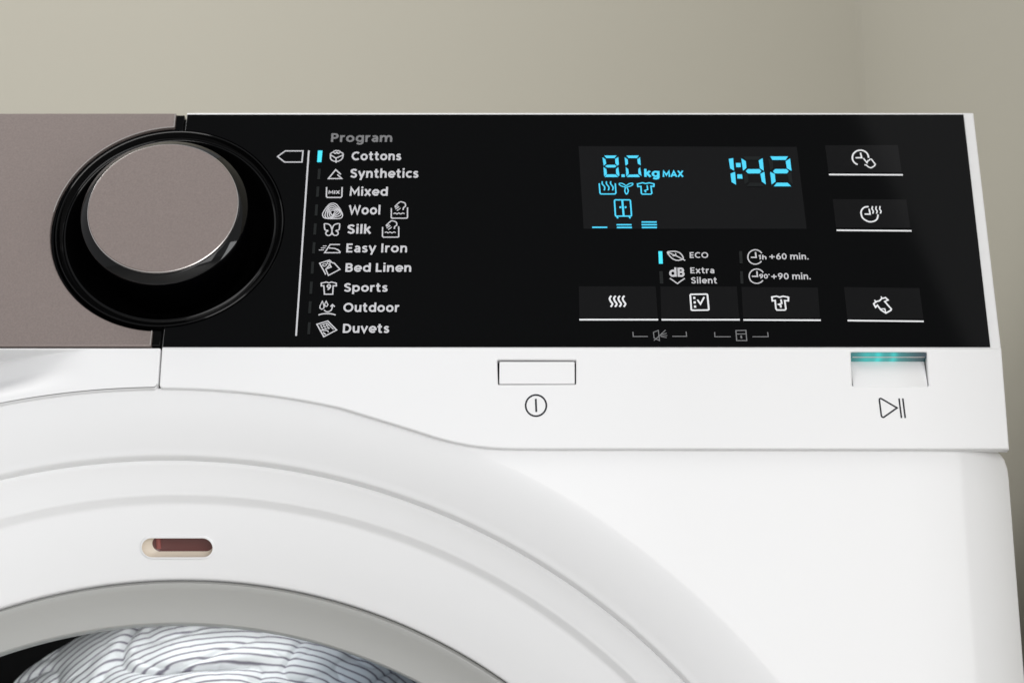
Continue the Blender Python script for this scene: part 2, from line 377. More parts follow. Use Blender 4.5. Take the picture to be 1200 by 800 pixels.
for k in range(1, 13):                           # shallow dish between seam and flat sheet
    t = k/12; tt = t
    cc = tuple(c[i]*(1-t)+j[i]*t for i in range(3)); y = Y1+(YJ-Y1)*(1-(1-t)**1.55)
    rings.append(ring((cc[0], cc[1], cc[2]), y-.0001*(1-t), .0008*(1-t)))
base = rings[-1]
th = [atan2(p.z-j[1], p.x-j[0]) for p in base]
rad = [outer_at(j[0], j[1], a) for a in th]
for t in [.04, .1, .2, .3, .4, .5, .58, .66, .72, .77, .81, .85, .88, .905, .925, .945, .96, .972, .982, .99, .996, 1]:
    rg = []
    for a, r_, p in zip(th, rad, base):
        r0 = j[2]; rr = r0+(max(r_, r0+.0005)-r0)*t; x = j[0]+rr*cos(a); z = j[1]+rr*sin(a)
        rg.append(Vector((x, YJ+edge_y(x), z)))
    rings.append(rg)
last = rings[-1]
rings.append([p+Vector((0, .003, 0)) for p in last]); rings.append([p+Vector((0, .56, 0)) for p in last])
cab = loft('cabinet', rings, M['white'], WM, cap1=True)
lab(cab, 'glossy white front and sides of the cabinet')

# worktop slab behind the panel
o = plate('worktop', [(-HX+.002, .0900), (HX-.0030, .0900), (HX-.0030, .0975), (-HX+.002, .0975)], [], -.0310, -.50, .0006, M['plastic'], WM, tilt=True)
for v in o.data.vertices:                        # the slab itself lies level behind the leaning fascia
    pass

# door
dr = []
dr.append(ring(c, Y1+.008, -.0008)); dr.append(ring(c, Y1+.0046, -.0009)); dr.append(ring(c, Y1+.0046, -.0013)); dr.append(ring(c, Y1+.0047, -.0020))
g = c2(Y2)
for k in range(1, 14):
    t = k/13; cc = tuple(c[i]*(1-t)+g[i]*t for i in range(3)); dr.append(ring(cc, (Y1+.0047)*(1-t)+(Y2-.0002)*t+.0004*sin(pi*t)*(1-t), -.0020*(1-t)+.0005*t))
dr.append(ring(g, Y2+.0000, .0000)); dr.append(ring(g, Y2+.0006, -.0004)); dr.append(ring(g, Y2+.0020, -.0012)); dr.append(ring(g, Y2+.0034, -.0020)); dr.append(ring(g, Y2+.0040, -.0025)); dr.append(ring(g, Y2+.0043, -.0032))
q = cR(YR)
for k in range(1, 19):
    t = k/18; cc = tuple(g[i]*(1-t)+q[i]*t for i in range(3)); dr.append(ring(cc, (Y2+.0043)*(1-t)+YR*t-.0010*sin(pi*t), -.0032*(1-t)+.0004*t))
dr.append(ring(q, YR+.0006, -.0001)); dr.append(ring(q, YR+.004, -.0001))
# oblong opening for the lock window: the door surface is cut there
door = loft('door', dr, M['dish'], WM); lab(door, 'wide white dished door ring')
sharp(door, 40)

inner = []
q2 = cG(YG)
inner.append(ring(q, YR+.0035, -.0002)); inner.append(ring(q, YR+.0012, -.0016)); inner.append(ring(q, YR+.0014, -.0024))
for k in range(1, 11):
    t = k/10; cc = tuple(q[i]*(1-t)+q2[i]*t for i in range(3)); inner.append(ring(cc, (YR+.0014)*(1-t)+YG*t+.0015*sin(pi*t), -.0024*(1-t)))
inner.append(ring(q2, YG+.001, -.0004)); inner.append(ring(q2, YG+.006, -.0002))
dring = loft('inner_ring', inner, M['grey'], door); lab(dring, 'matt grey ring round the door glass'); sharp(dring, 40)
gs = []
for t, yy in ((0, .0012), (.06, .003), (.16, .008), (.3, .013), (.5, .018), (.7, .022), (.88, .024), (.995, .025)):
    gs.append(ring(q2, YG+yy, -.0003-(q2[2]-.0004)*t))
loft('door_glass', gs, M['glass'], door, cap1=True)

# lock window slot in the door
def surf_y(x, z, _cache={}):                      # depth of the door surface straight behind (x, z), from the loft table
    if not _cache:
        _cache['bvh'] = __import__('mathutils.bvhtree', fromlist=['x']).BVHTree.FromPolygons([v.co.copy() for v in door.data.vertices], [tuple(p.vertices) for p in door.data.polygons])
    h = _cache['bvh'].ray_cast(Vector((x, -.5, z)), Vector((0, 1, 0)))
    return h
def on_door(u, v):
    d = ray(u, v).normalized(); surf_y(0, .7); import sys
    h = surf_y.__defaults__[0]['bvh'].ray_cast(CAM, d); return h[0], h[1]
pc, nc = on_door(209, 640)
if nc.y > 0: nc = -nc
ax = Vector((1, 0, 0)); ax = (ax-nc*ax.dot(nc)).normalized(); az = nc.cross(ax); 
if az.z < 0: az = -az
pL, _ = on_door(165, 640); pR_, _ = on_door(250.5, 640); pT, _ = on_door(209, 628.5); pB, _ = on_door(209, 653)
hw = (pR_-pL).dot(ax)/2; hh = (pT-pB).dot(az)/2; pc = (pR_+pL)/2; pc = pc+az*((pT+pB)/2-pc).dot(az); pc += nc*.0002
def stadium(hw, hh, ox=0, oz=0, h=0, n_=14):
    r = min(hh, hw); P = []
    for i in range(n_+1): a = -pi/2+pi*i/n_; P.append((hw-r+r*cos(a), r*sin(a)))
    for i in range(n_+1): a = pi/2+pi*i/n_; P.append((-hw+r+r*cos(a), r*sin(a)))
    return [pc+ax*(x+ox)+az*(z+oz)+nc*h for x, z in P]
sl = [stadium(hw+.0006, hh+.0006, 0, 0, -.0009), stadium(hw+.0003, hh+.0003, 0, 0, .00003), stadium(hw-.0001, hh-.0001, 0, 0, .00003), stadium(hw-.0004, hh-.0004, 0, 0, .0000)]
o = loft('lock_window_rim', sl, M['dish'], door)
# recess (cream) leading down to the brown tinted pane
deep = .0027
SX, SZ = .0015, .0012
E_cut = (hw-.0004, hh-.0004)
rs = [stadium(*E_cut, 0, 0, .0001), stadium(E_cut[0]-.0001, E_cut[1]-.0001, 0, 0, -.0010), stadium(E_cut[0]-.0011, E_cut[1]-.0005, .0010, .0003, -.0020), stadium(E_cut[0]-.0019, E_cut[1]-.0008, .0017, .0006, -deep)]
rec = loft('lock_window_recess', rs, M['cream'], door); lab(rec, 'cream sloping recess of the small oblong window')
pn = loft('lock_window_pane', [stadium(E_cut[0]-.0017, E_cut[1]-.0006, .0016, .0006, -deep+.0002), stadium(E_cut[0]-.0026, E_cut[1]-.0013, .0016, .0006, -deep-.0003)], M['brown'], door, cap1=True)
lab(pn, 'dark reddish-brown tinted pane')
glint = []
for k in range(9):
    a_ = pi*k/8; glint.append([pc+ax*(-E_cut[0]+.0054-.0009*cos(a_))+nc*(-deep-.0003+.0007*sin(a_))+az*z_ for z_ in (-.0014, .0026)])
lab(loft('pane_glint', glint, mat('reddish_glint', (.26, .075, .065), .35, .5), door, closed=False), 'strip painted as a small reddish pin at the left end of the window')  # raised red strip stands in for a highlight on the pane
# cut the opening through the door ring
cut = loft('cut', [stadium(E_cut[0]+.0002, E_cut[1]+.0002, 0, 0, .004), stadium(E_cut[0]+.0002, E_cut[1]+.0002, 0, 0, -.0007+0)], M['dish'], None, cap0=True, cap1=True)
# the ring is a sheet: remove the faces inside the opening, the rim covers the ragged edge
bm = bmesh.new(); bm.from_mesh(door.data)
SEL = [f for f in bm.faces if abs((f.calc_center_median()-pc).dot(ax)) < hw+.008 and abs((f.calc_center_median()-pc).dot(az)) < hh+.006 and abs((f.calc_center_median()-pc).dot(nc)) < .006]
bmesh.ops.subdivide_edges(bm, edges=list({e_ for f in SEL for e_ in f.edges}), cuts=7, use_grid_fill=True)
def inside(p, g_=0):
    d = p-pc; x, z = d.dot(ax), d.dot(az); r = E_cut[1]; xx = max(0, abs(x)-(E_cut[0]-r)); return hypot(xx, z) < r+g_ and abs(d.dot(nc)) < .006
kill = [f for f in bm.faces if inside(f.calc_center_median(), .00025)]
bmesh.ops.delete(bm, geom=kill, context='FACES'); bm.to_mesh(door.data); bm.free()
door.data.polygons.foreach_set('use_smooth', [True]*len(door.data.polygons)); sharp(door, 40)
bpy.data.objects.remove(cut)

# drum behind the glass
dq = []
for y, r in ((.062, .1975), (.070, .204), (.09, .222), (.14, .245), (.20, .252), (.50, .252)):
    dq.append(ring((.004, .480, r), y))
drum = loft('drum', dq, M['drum'], WM, cap1=True)

# ---------------- control panel casing, lower upright band
def arcp(x): cj = cJ(0); return cj[1]+.0006+sqrt(max((cj[2])**2-(x-cj[0])**2, 0))
SEAM = .0014; SW = .0005
low = [front(1181.3, 526.4).x]
curve_px = [(480, 502.2), (512, 512.4), (540, 519.2), (568, 523.4), (598, 525.2), (640, 525.5)]
cw = [front(a, b_) for a, b_ in curve_px]
bot = bez([(p.x, p.z) for p in cw], False, 5)
bx = [ (x_, arcp(x_)) for x_ in [SEAM+SW+.0001+i*(.066-SEAM-SW)/40 for i in range(41)]]
sc = [(p.x, p.z) for p in cw if p.x > .078]
bot = bx + bez([bx[-1]]+sc, False, 8)[1:]
pts = [(HX, bot[-1][1]-.0002), (HX, KINK-.0002), (SEAM+SW, KINK-.0002)]
pts = pts[:3]+[(SEAM+SW, bot[0][1]+.0011), (SEAM+SW+.0003, bot[0][1]+.0004), (SEAM+SW+.0010, bot[0][1]+.0001)]+[b_ for b_ in bot if b_[0] > SEAM+SW+.0015]+[(.16, bot[-1][1])]
# button openings
pw = [front(582.6, 421.3), front(675.0, 421.7), front(675.0, 450.2), front(583.6, 450.5)]
hole1 = round_poly([(p.x, p.z) for p in pw], .0005, 4)
st = [front(996.6, 412.2), front(1086.2, 412.6), front(1088.4, 452.6), front(999.5, 452.4)]
sx0, sx1 = (st[0].x+st[3].x)/2, (st[1].x+st[2].x)/2; sz1, sz0 = (st[0].z+st[1].z)/2, (st[2].z+st[3].z)/2
hole2 = round_poly([(sx0, sz1), (sx1, sz1), (sx1, sz0), (sx0, sz0)], .0006, 4)
panel = plate('control_panel', pts, [hole1, hole2], 0, .0042, .0005, M['plastic'], WM); lab(panel, 'white upright band under the black glass')

# leaning casing under the glass: white frame at right and along the top
TOPS = tl(620, 131.6)[1]
fr_ = plate('panel_frame', [(SEAM+SW, -.0003), (HX, -.0003), (HX, TOPS), (SEAM+SW, TOPS)], [], -.0002, -.0300, .0005, M['plastic'], WM, tilt=True)
# the drawer and fascia have a round opening for the knob bowl
RC = (0.0, .0497); RR = .0418
def circ_pts(r, a0, a1, n_): return [(RC[0]+r*cos(radians(a0+(a1-a0)*i/n_)), RC[1]+r*sin(radians(a0+(a1-a0)*i/n_))) for i in range(n_+1)]
bpy.data.objects.remove(fr_)
def side_plate(x0, x1, s0, s1, r, name, m, h0, h1, bev, parent, left=False, rad=.0):
    """rectangle with a round bite at the knob; x0 is the seam side"""
    a_top = math.degrees(math.acos(min(1, abs(x0)/r))) if True else 0
    if not left:
        P = [(x1, s0), (x1, s1), (x0, s1)]+circ_pts(r, a_top if x0 >= 0 else 180-a_top, -a_top if x0 >= 0 else -(180-a_top), 90)+[(x0, s0)]
    else:
        P = [(x1, s1), (x1, s0), (x0, s0)]+circ_pts(r, -(180-a_top) if x0 < 0 else -a_top, (180-a_top if x0 < 0 else a_top)-360, 90)+[(x0, s1)]
    if rad:
        # soften the little corners by the seam
        k0 = P.index((x0, s0)); k1 = P.index((x0, s1))
    return plate(name, P, [], h0, h1, bev, m, parent, tilt=True)
frame = side_plate(SEAM+SW, HX, -.0010, TOPS, RR+.0004, 'panel_frame', M['plastic'], -.0003, -.0300, .0005, WM)
lab(frame, 'white frame showing down the right end of the black glass')
GX = .2945
glass = side_plate(SEAM+SW+.0002, GX, .0002, TOPS-.0010, RR, 'fascia_glass', M['black'], .0001, -.0040, .00025, WM)
lab(glass, 'glossy black glass fascia with pale programme list')

# ---------------- detergent drawer
DX1 = SEAM-SW
drw = side_plate(DX1-.0030, -HX, .0004, TOPS-.0006, RR+.0014, 'drawer_plate', M['metal'], .0002, -.0030, .0005, None, left=True)
back = side_plate(DX1, -HX, .0012, TOPS-.0005, RR+.0004, 'drawer_backing', M['black'], -.0012, -.0065, .0004, None, left=True)
# white lower front with finger scoop, a sculpted sheet
nx, nz_ = 150, 90; vs = []; fs = []
def sm(t): t = max(0, min(1, t)); return t*t*(3-2*t)
XL = -.200
for i in range(nx+1):
    t = i/nx; x = XL+(DX1-XL)*(1-(1-t)**1.5)
    zb = arcp(x); ztop = KINK-.0004
    if DX1-x < .0011: zb += .0011*(1-sqrt(max(0, 1-((.0011-(DX1-x))/.0011)**2)))
    row = []
    for k in range(nz_+1):
        f_ = k/nz_; z = zb+(ztop-zb)*f_
        D = .0175*sm((-.022-x)/.060)
        lo = .10; hi = .985
        s_ = sm((f_-lo)/.50)*(.85+.15*f_) if f_ < hi-.045 else 1-sm((f_-(hi-.045))/.045)
        y = D*s_
        row.append(Vector((x, y, z)))
    ex = [Vector((x, .0042, zb-.0001)), Vector((x, .0009, zb-.0002)), Vector((x, .0003, zb))]
    row[0] = Vector((x, .0000, zb+.0004))
    ex2 = [Vector((x, .0005, ztop+.0001)), Vector((x, .004, ztop+.0002))]
    vs += ex+row+ex2
K = nz_+1+5
e1 = [v.copy() for v in vs[-K:]]
for v in e1: v.x += .0004; v.y += .0004
e2 = [v.copy() for v in e1]
for v in e2: v.y = max(v.y, .006)
vs += e1+e2
for i in range(nx+2):
    for k in range(K-1): fs.append((i*K+k, i*K+k+1, (i+1)*K+k+1, (i+1)*K+k))
drawer = mesh('detergent_drawer', vs, fs, M['plastic2'], WM); lab(drawer, 'white drawer front with a finger scoop under the taupe metal plate')
bm = bmesh.new(); bm.from_mesh(drawer.data); bmesh.ops.recalc_face_normals(bm, faces=bm.faces); bm.to_mesh(drawer.data); bm.free()
drw.parent = drawer; back.parent = drawer
lab(drw, 'brownish taupe metallic plate')
ed = [(DX1-.0032, TOPS-.0009), (DX1-.0032, RC[1]+sqrt((RR+.00165)**2-(DX1-.0032)**2))]+[(RC[0]+(RR+.00165)*cos(radians(a_)), RC[1]+(RR+.00165)*sin(radians(a_))) for a_ in range(97, 173, 3)]
for nm_, L_ in (('plate_edge_glint', ed), ('plate_edge_glint', [(DX1-.0032, .0006), (DX1-.0032, RC[1]-RR-.0013)])):
    vs_, fs_ = ribbon(L_, .00030); mesh(nm_, [tw(a_[0], a_[1], .00026) for a_ in vs_], fs_, M['metal_edge'], drawer, False)  # bright strips laid over the plate's bevel as its painted highlight
# dark strip standing in the seam and behind it
mesh('seam_filler', [(SEAM-.004, .0030, .7474), (SEAM+.004, .0030, .7474), (SEAM+.004, .0030, KINK), (SEAM-.004, .0030, KINK)], [(0, 1, 2, 3)], M['gasket'], WM, False)
for s0_, s1_ in ((-.001, RC[1]-RR+.001), (RC[1]+RR-.001, TOPS-.001)):
    mesh('seam_channel', [tw(SEAM-.006, s0_, -.0035), tw(SEAM+.006, s0_, -.0035), tw(SEAM+.006, s1_, -.0035), tw(SEAM-.006, s1_, -.0035)], [(0, 1, 2, 3)], M['gasket'], WM, False)

# ---------------- knob bowl and knob (turned about the fascia normal)
def turn(name, prof, m, parent, cap=False, cx=RC[0], cs=RC[1], n_=128, sh=40):
    rg = [[tw(cx+r*cos(2*pi*i/n_), cs+r*sin(2*pi*i/n_), h) for i in range(n_)] for r, h in prof]
    o = loft(name, rg, m, parent, cap1=cap); sharp(o, sh); return o
bowl = turn('knob_recess', [(RR+.0006, -.006), (RR-.0002, -.0004), (RR-.0004, .0001), (RR-.0008, .0002), (RR-.0012, -.0002), (RR-.0018, -.0014), (RR-.0026, -.0018), (RR-.0032, -.0011), (RR-.0038, -.0010), (RR-.0046, -.0020), (RR-.0058, -.0046), (RR-.0075, -.0085), (RR-.0100, -.0125), (RR-.014, -.0160), (RR-.019, -.0178), (.012, -.018)], M['gloss'], WM, True)
lab(bowl, 'round glossy black bowl the knob sits in')
knob = turn('programme_knob', [(.0275, -.017), (.0285, -.010), (.0296, -.002), (.0302, .004), (.0302, .0098), (.02995, .0106), (.0299, .01068), (.02985, .01074), (.0274, .0124), (.02735, .01243), (.0270, .0125), (.0269, .0129)], M['satin'], WM, False)
lab(knob, 'round black rotary knob with bevelled edge')
turn('knob_edge', [(.02705, .0127), (.02700, .01335), (.02675, .0135)], M['metal_edge'], knob)
kf = turn('knob_face', [(.0268, .0127), (.02672, .01345), (.0265, .01358), (.0264, .0136), (.0263, .0136), (.0260, .0136), (.020, .0136), (.001, .0136)], M['metal'], knob, True); lab(kf, 'flat taupe metallic face')

# ---------------- power button
bw = [(pw[0].x+pw[3].x)/2+.00060, (pw[1].x+pw[2].x)/2-.00045, (pw[2].z+pw[3].z)/2+.00025, (pw[0].z+pw[1].z)/2-.00062]
pb = plate('power_button', round_poly([(bw[0], bw[2]), (bw[1], bw[2]), (bw[1], bw[3]), (bw[0], bw[3])], .0004, 4), [], .0001, .0050, .0003, M['plastic'], WM)
lab(pb, 'blank white oblong push button')
mesh('button_well', [(pw[0].x-.002, .0046, pw[2].z-.002), (pw[1].x+.002, .0046, pw[2].z-.002), (pw[1].x+.002, .0046, pw[0].z+.002), (pw[0].x-.002, .0046, pw[0].z+.002)], [(0, 1, 2, 3)], M['gasket'], pb, False)
P = Print('f', (560, 400, 8), .00005); P.arc((545, 600), 97, 99, 0, 360, 2.0, 48).line([(543, 537), (548, 660)], 2.1)
P.build('power_symbol', M['ink'], panel)

# ---------------- start / pause button: a scoop that runs out flush at the bottom, light bar across its top
gap = .0003; dz = (sz1-sz0)
ztopr = sz1-.0022
R1 = []
for t in [0, .02, .05, .1, .2, .35, .5, .65, .8, .9, 1]:
    z = ztopr+(sz0-.0003-ztopr)*t; y = .0003+.0036*(1-t)**1.2
    R1.append([Vector((sx0+gap+.0002, y+.004, z)), Vector((sx0+gap, y+.0003, z)), Vector((sx0+gap+.0004, y, z)), Vector((sx1-gap-.0004, y, z)), Vector((sx1-gap, y+.0003, z)), Vector((sx1-gap-.0002, y+.004, z))])
R1.append([p+Vector((0, .0006, -.0001)) for p in R1[-1]])
sb = loft('start_button', R1, M['plastic'], WM, closed=False); lab(sb, 'white scooped push button glowing cyan along its top'); sharp(sb, 50)
mesh('button_well', [(sx0-.002, .0100, sz0-.002), (sx1+.002, .0100, sz0-.002), (sx1+.002, .0100, sz1+.002), (sx0-.002, .0100, sz1+.002)], [(0, 1, 2, 3)], M['gasket'], sb, False)
pr = [(sz1-.0001, .0090), (sz1-.0001, .0006), (sz1-.0005, .0003), (sz1-.0015, .0008), (sz1-.0018, .0012), (sz1-.0022, .0034), (sz1-.0024, .0062), (sz1-.0024, .0095)]
lb = loft('light_bar', [[Vector((x, y, z)) for z, y in pr] for x in (sx0+.00015, sx0+.0006, sx1-.0006, sx1-.00015)], M['bar'], sb, closed=False, cap0=True, cap1=True); sharp(lb, 20)
lab(lb, 'violet lens lit cyan by small lamps')
mesh('light_bar_glint', [(sx0+.0006, .00108, sz1-.00172), (sx1-.0006, .00108, sz1-.00172), (sx1-.0006, .00076, sz1-.00152), (sx0+.0006, .00076, sz1-.00152)], [(0, 1, 2, 3)], M['metal_edge'], sb, False)  # pale strip along the lens bevel, a highlight put in as colour
P = Print('f', (980, 440, 10), .00005)
P.line(bez([(505, 290), (508, 272), (522, 268), (540, 276)], False, 4)[:-1]+[(540, 276), (712, 377), (572, 476)]+bez([(572, 476), (555, 487), (538, 484), (528, 468)], False, 4)[1:], 1.85, True)
P.line([(735, 266), (764, 496)], 1.85).line([(779, 266), (808, 496)], 1.85)
P.build('start_pause_symbol', M['ink'], panel)

# ---------------- print on the fascia
ZA, ZB, ZC, ZD = (320, 145, 11.43), (360, 205, 8.571), (360, 275, 11.43), (360, 340, 12)
names = [('Program', 387.9, 459.6, 167.1, 157, 'dim'), ('Cottons', 411.9, 470.1, 188.5, 178.5, 'print'), ('Synthetics', 410.5, 490.3, 209, 198.6, 'print'),
 ('Mixed', 409.6, 454.4, 230.1, 220, 'print'), ('Wool', 408.4, 445.5, 252, 241.1, 'print'), ('Silk', 407, 435, 274.4, 263.7, 'print'),
 ('Easy Iron', 405.7, 477, 296.4, 285.9, 'print'), ('Bed Linen', 404.7, 481.9, 319.1, 309, 'print'), ('Sports', 403.1, 454.2, 342.4, 332.3, 'print'),
 ('Outdoor', 402.2, 467.9, 366, 355.4, 'print'), ('Duvets', 401.7, 456, 390.5, 379.9, 'print'),
 ('ECO', 808.3, 830, 302.9, 296, 'print'), ('Extra', 809, 837.1, 320.8, 313.9, 'print'), ('Silent', 810, 840.2, 332.7, 325.4, 'print'),
 ('+60 min.', 901.7, 947.5, 304.6, 297.3, 'print'), ('+90 min.', 904, 950, 327.9, 320.4, 'print')]
for t, u0, u1, vb, vt, mm in names:
    P = Print(); P.text(t, u0, u1, vb, vt, .195 if t[0] not in '+E' and t != 'Silent' else .18)
    lab(P.build('printed_word', M[mm], glass), 'the word %s' % t if t[0] not in '+' else 'the print %s' % t)
def icon(fn, z, label, m='print', parent=None, name='printed_icon', base=.00035):
    P = Print('t', z, base); fn(P); return lab(P.build(name, M[m], parent or glass), label)
W = 1.45
icon(lambda p: p.line([(62, 447), (165, 373), (403, 373), (388, 522), (155, 522)], 1.55, True), ZA, 'pointer outline beside the list')
icon(lambda p: p.line([(362, 177.1), (347.1, 393.9)], 2.0), (0, 0, 1), 'long thin upright line', name='printed_line')
def cotton(p):
    p.line([(770, 435), (775, 405), (805, 390), (815, 378), (855, 368), (895, 378), (905, 390), (935, 405), (938, 440), (922, 482), (880, 508), (845, 514), (800, 503), (772, 475)], W, True, True)
    p.line([(775, 428), (845, 470), (932, 430)], W); p.line([(845, 470), (845, 532)], W); p.line([(815, 398), (838, 408), (855, 388), (870, 408), (895, 398)], W, False, True)
icon(cotton, ZA, 'cotton boll icon')
icon(lambda p: p.line([(910, 687), (840, 624), (742, 743), (922, 743), (862, 688)], 1.6), ZA, 'triangle icon')
icon(lambda p: p.line([(196, 128), (194, 222), (204, 232), (338, 232), (348, 222), (352, 128)], 1.6).text('MIX', 384.9, 398.3, 227.8, 224, .21), ZB, 'tub icon with the letters MIX')
def wool(p):
    o = [(258, 290), (302, 308), (350, 385), (352, 425), (318, 443), (200, 443), (162, 425), (160, 385), (214, 308)]; c_ = (258, 382)
    for k in range(5):
        s_ = 1-k*.185; a = radians(-k*13)
        p.line([(c_[0]+((x-c_[0])*cos(a)-(y-c_[1])*sin(a))*s_, c_[1]+((x-c_[0])*sin(a)+(y-c_[1])*cos(a))*s_) for x, y in o], 1.25, True, True)
icon(wool, ZB, 'wound yarn icon')
def wash(dx, dy):
    def f_(p):
        q_ = lambda L: [(x+dx, y+dy) for x, y in L]
        p.line(q_([(846, 338), (845, 432), (853, 440), (1000, 440), (1008, 432), (1008, 332)]), W)
        p.line(q_([(868, 396), (885, 388), (902, 398), (921, 388), (940, 398), (960, 388), (978, 396)]), 1.2, False, True)
        p.line(q_([(964, 358), (968, 335), (988, 318), (982, 290), (950, 277), (925, 282), (880, 325)]), W, False, True)
        for L in ([(882, 335), (915, 315)], [(888, 350), (925, 325)], [(902, 366), (938, 340)]): p.line(q_(L), 1.1)
    return f_
icon(wash(0, 0), ZB, 'hand-wash tub icon beside Wool'); icon(wash(-88, 190), ZB, 'hand-wash tub icon beside Silk')
def fly(p):
    for s_ in (-1, 1):
        q_ = lambda L: [(250+s_*x, y) for x, y in L]
        p.line(q_([(4, 548), (12, 520), (35, 500), (70, 495), (77, 505), (70, 555), (40, 562)]), W, False, True)
        p.line(q_([(36, 565), (58, 578), (60, 600), (38, 614), (12, 605), (4, 585)]), W, False, True)
    p.line([(250, 545), (250, 590)], W)
icon(fly, ZB, 'butterfly icon')
def iron(p):
    p.line([(440, 138), (310, 138), (235, 248), (448, 248)], W).line([(446, 244), (420, 215), (370, 193), (292, 185)], W, False, True)
    p.line([(212, 158), (262, 158)], 1.1).line([(185, 185), (245, 185)], 1.1).line([(158, 212), (225, 212)], 1.1)
icon(iron, ZC, 'iron icon with speed lines')
def bed(p):
    p.line([(250, 540), (168, 388), (300, 348), (332, 378)], W).line([(330, 382), (362, 386), (440, 470), (285, 552), (250, 468), (305, 408), (322, 440), (252, 466)], W)
    p.line([(205, 412), (240, 396), (262, 408), (232, 430)], 1.0, True, True).line([(268, 380), (295, 368), (310, 388), (285, 398)], 1.0, True, True)
icon(bed, ZC, 'folded bed sheet icon')
icon(lambda p: p.line([(190, 655), (258, 640), (290, 652), (325, 640), (390, 655), (392, 692), (350, 690), (342, 803), (232, 803), (224, 690), (190, 692)], 1.5, True).text('9', 382.5, 388, 340.4, 333.8, .21), ZC, 'sports shirt icon with the number 9')
def outd(p):
    p.line([(215, 160), (184, 222), (178, 255), (208, 276), (238, 255), (236, 222)], 1.2, True).line([(268, 160), (246, 205), (254, 232), (278, 234), (293, 210)], 1.2, True)
    p.line([(238, 285), (270, 308), (310, 305), (345, 275), (358, 215)], W, False, True).line([(328, 238), (358, 208), (388, 240)], W).line([(160, 355), (230, 338), (330, 338), (402, 355)], 1.6, False, True)
icon(outd, ZD, 'rain drops and arrow icon')
def duvet(p):
    p.line([(138, 485), (290, 438), (415, 565), (235, 660)], 1.5, True).line([(178, 500), (282, 468), (372, 558)], 1.0)
    for k in (1, 2): p.line([(178+k*16, 500+k*30), (282+k*20, 468+k*32)], .9)
    for k in (0, 1, 2): p.line([(190+k*38, 498-k*12), (225+k*42, 566-k*6)], .9)
    p.line([(195, 572), (290, 575), (300, 600)], 1.2).line([(225, 600), (262, 630)], 1.6)
icon(duvet, ZD, 'quilted duvet icon')
ZE, ZF = (765, 285, 12), (860, 285, 12)
icon(lambda p: p.line([(205, 135), (260, 122), (330, 124), (390, 152), (428, 218), (370, 246), (310, 240), (255, 205)], 1.5, True, True).line([(205, 135), (320, 180), (455, 250)], 1.5).line([(325, 178), (318, 145)], 1.1).line([(330, 182), (275, 186)], 1.1), ZE, 'leaf icon')
icon(lambda p: p.text('dB', 784.2, 802.3, 324.8, 314.3, .22).line([(238, 498), (345, 574), (448, 500)], 1.5), ZE, 'dB icon over a chevron')
icon(lambda p: p.arc((300, 200), 105, 101, 30, 325, 1.5).line([(302, 132), (312, 206), (238, 206)], 1.8).text('1h', 888.8, 898.2, 304.6, 299.4, .21), ZF, 'clock icon marked 1h')
icon(lambda p: p.arc((320, 470), 106, 101, 30, 325, 1.5).line([(322, 400), (330, 473), (252, 473)], 1.8).text("90'", 889.8, 902, 327, 321.6, .21), ZF, "clock icon marked 90'")
ZG = (730, 380, 6.667)
def mute(p): p.line([(238, 66), (276, 50), (285, 130), (243, 110)], 1.0, True).line([(242, 130), (332, 48)], 1.0).line([(292, 84), (342, 72)], .9).line([(292, 91), (346, 91)], .9).line([(292, 98), (342, 108)], .9)
icon(mute, ZG, 'muted horn icon', 'dim')
icon(lambda p: p.line([(882, 52), (960, 50), (967, 130), (888, 130)], 1.2, True).line([(885, 79), (963, 78)], 1.1).line([(922, 90), (926, 114)], 1.8), ZG, 'padlock icon', 'dim')
for L in ([(78, 62), (80, 98), (195, 98)], [(385, 97), (497, 97), (493, 60)], [(716, 64), (718, 100), (842, 100)], [(1012, 100), (1134, 100), (1130, 64)]):
    icon(lambda p: p.line(L, 1.1), ZG, 'thin bracket line', 'dim', name='printed_bracket')

# indicators
def ind(z, q_, lit):
    P = Print('t', z); P.fill(q_)
    o = P.build('indicator_light', M['led2' if lit else 'faint'], glass); lab(o, 'lit cyan indicator bar' if lit else 'unlit dark indicator bar')
ind(ZA, [(603, 368), (663, 368), (648, 522), (592, 522)], True)
Z5 = (320, 140, 5.715); Z6 = (320, 260, 5.715)
for z, xa, ya, yb in ((Z5, 297, 335, 405), (Z5, 288, 453, 522), (Z5, 279, 573, 648), (Z5, 270, 700, 775), (Z6, 262, 140, 215), (Z6, 253, 270, 350), (Z6, 244, 403, 485), (Z6, 236, 535, 615), (Z6, 230, 675, 755)):
    ind(z, [(xa+5, ya), (xa+23, ya), (xa+18, yb), (xa, yb)], False)
ind(ZE, [(78, 120), (132, 120), (140, 295), (86, 295)], True); ind(ZE, [(90, 400), (138, 400), (148, 575), (100, 575)], False)
ind(ZF, [(72, 118), (114, 118), (124, 290), (82, 290)], False); ind(ZF, [(86, 400), (124, 400), (134, 575), (94, 575)], False)

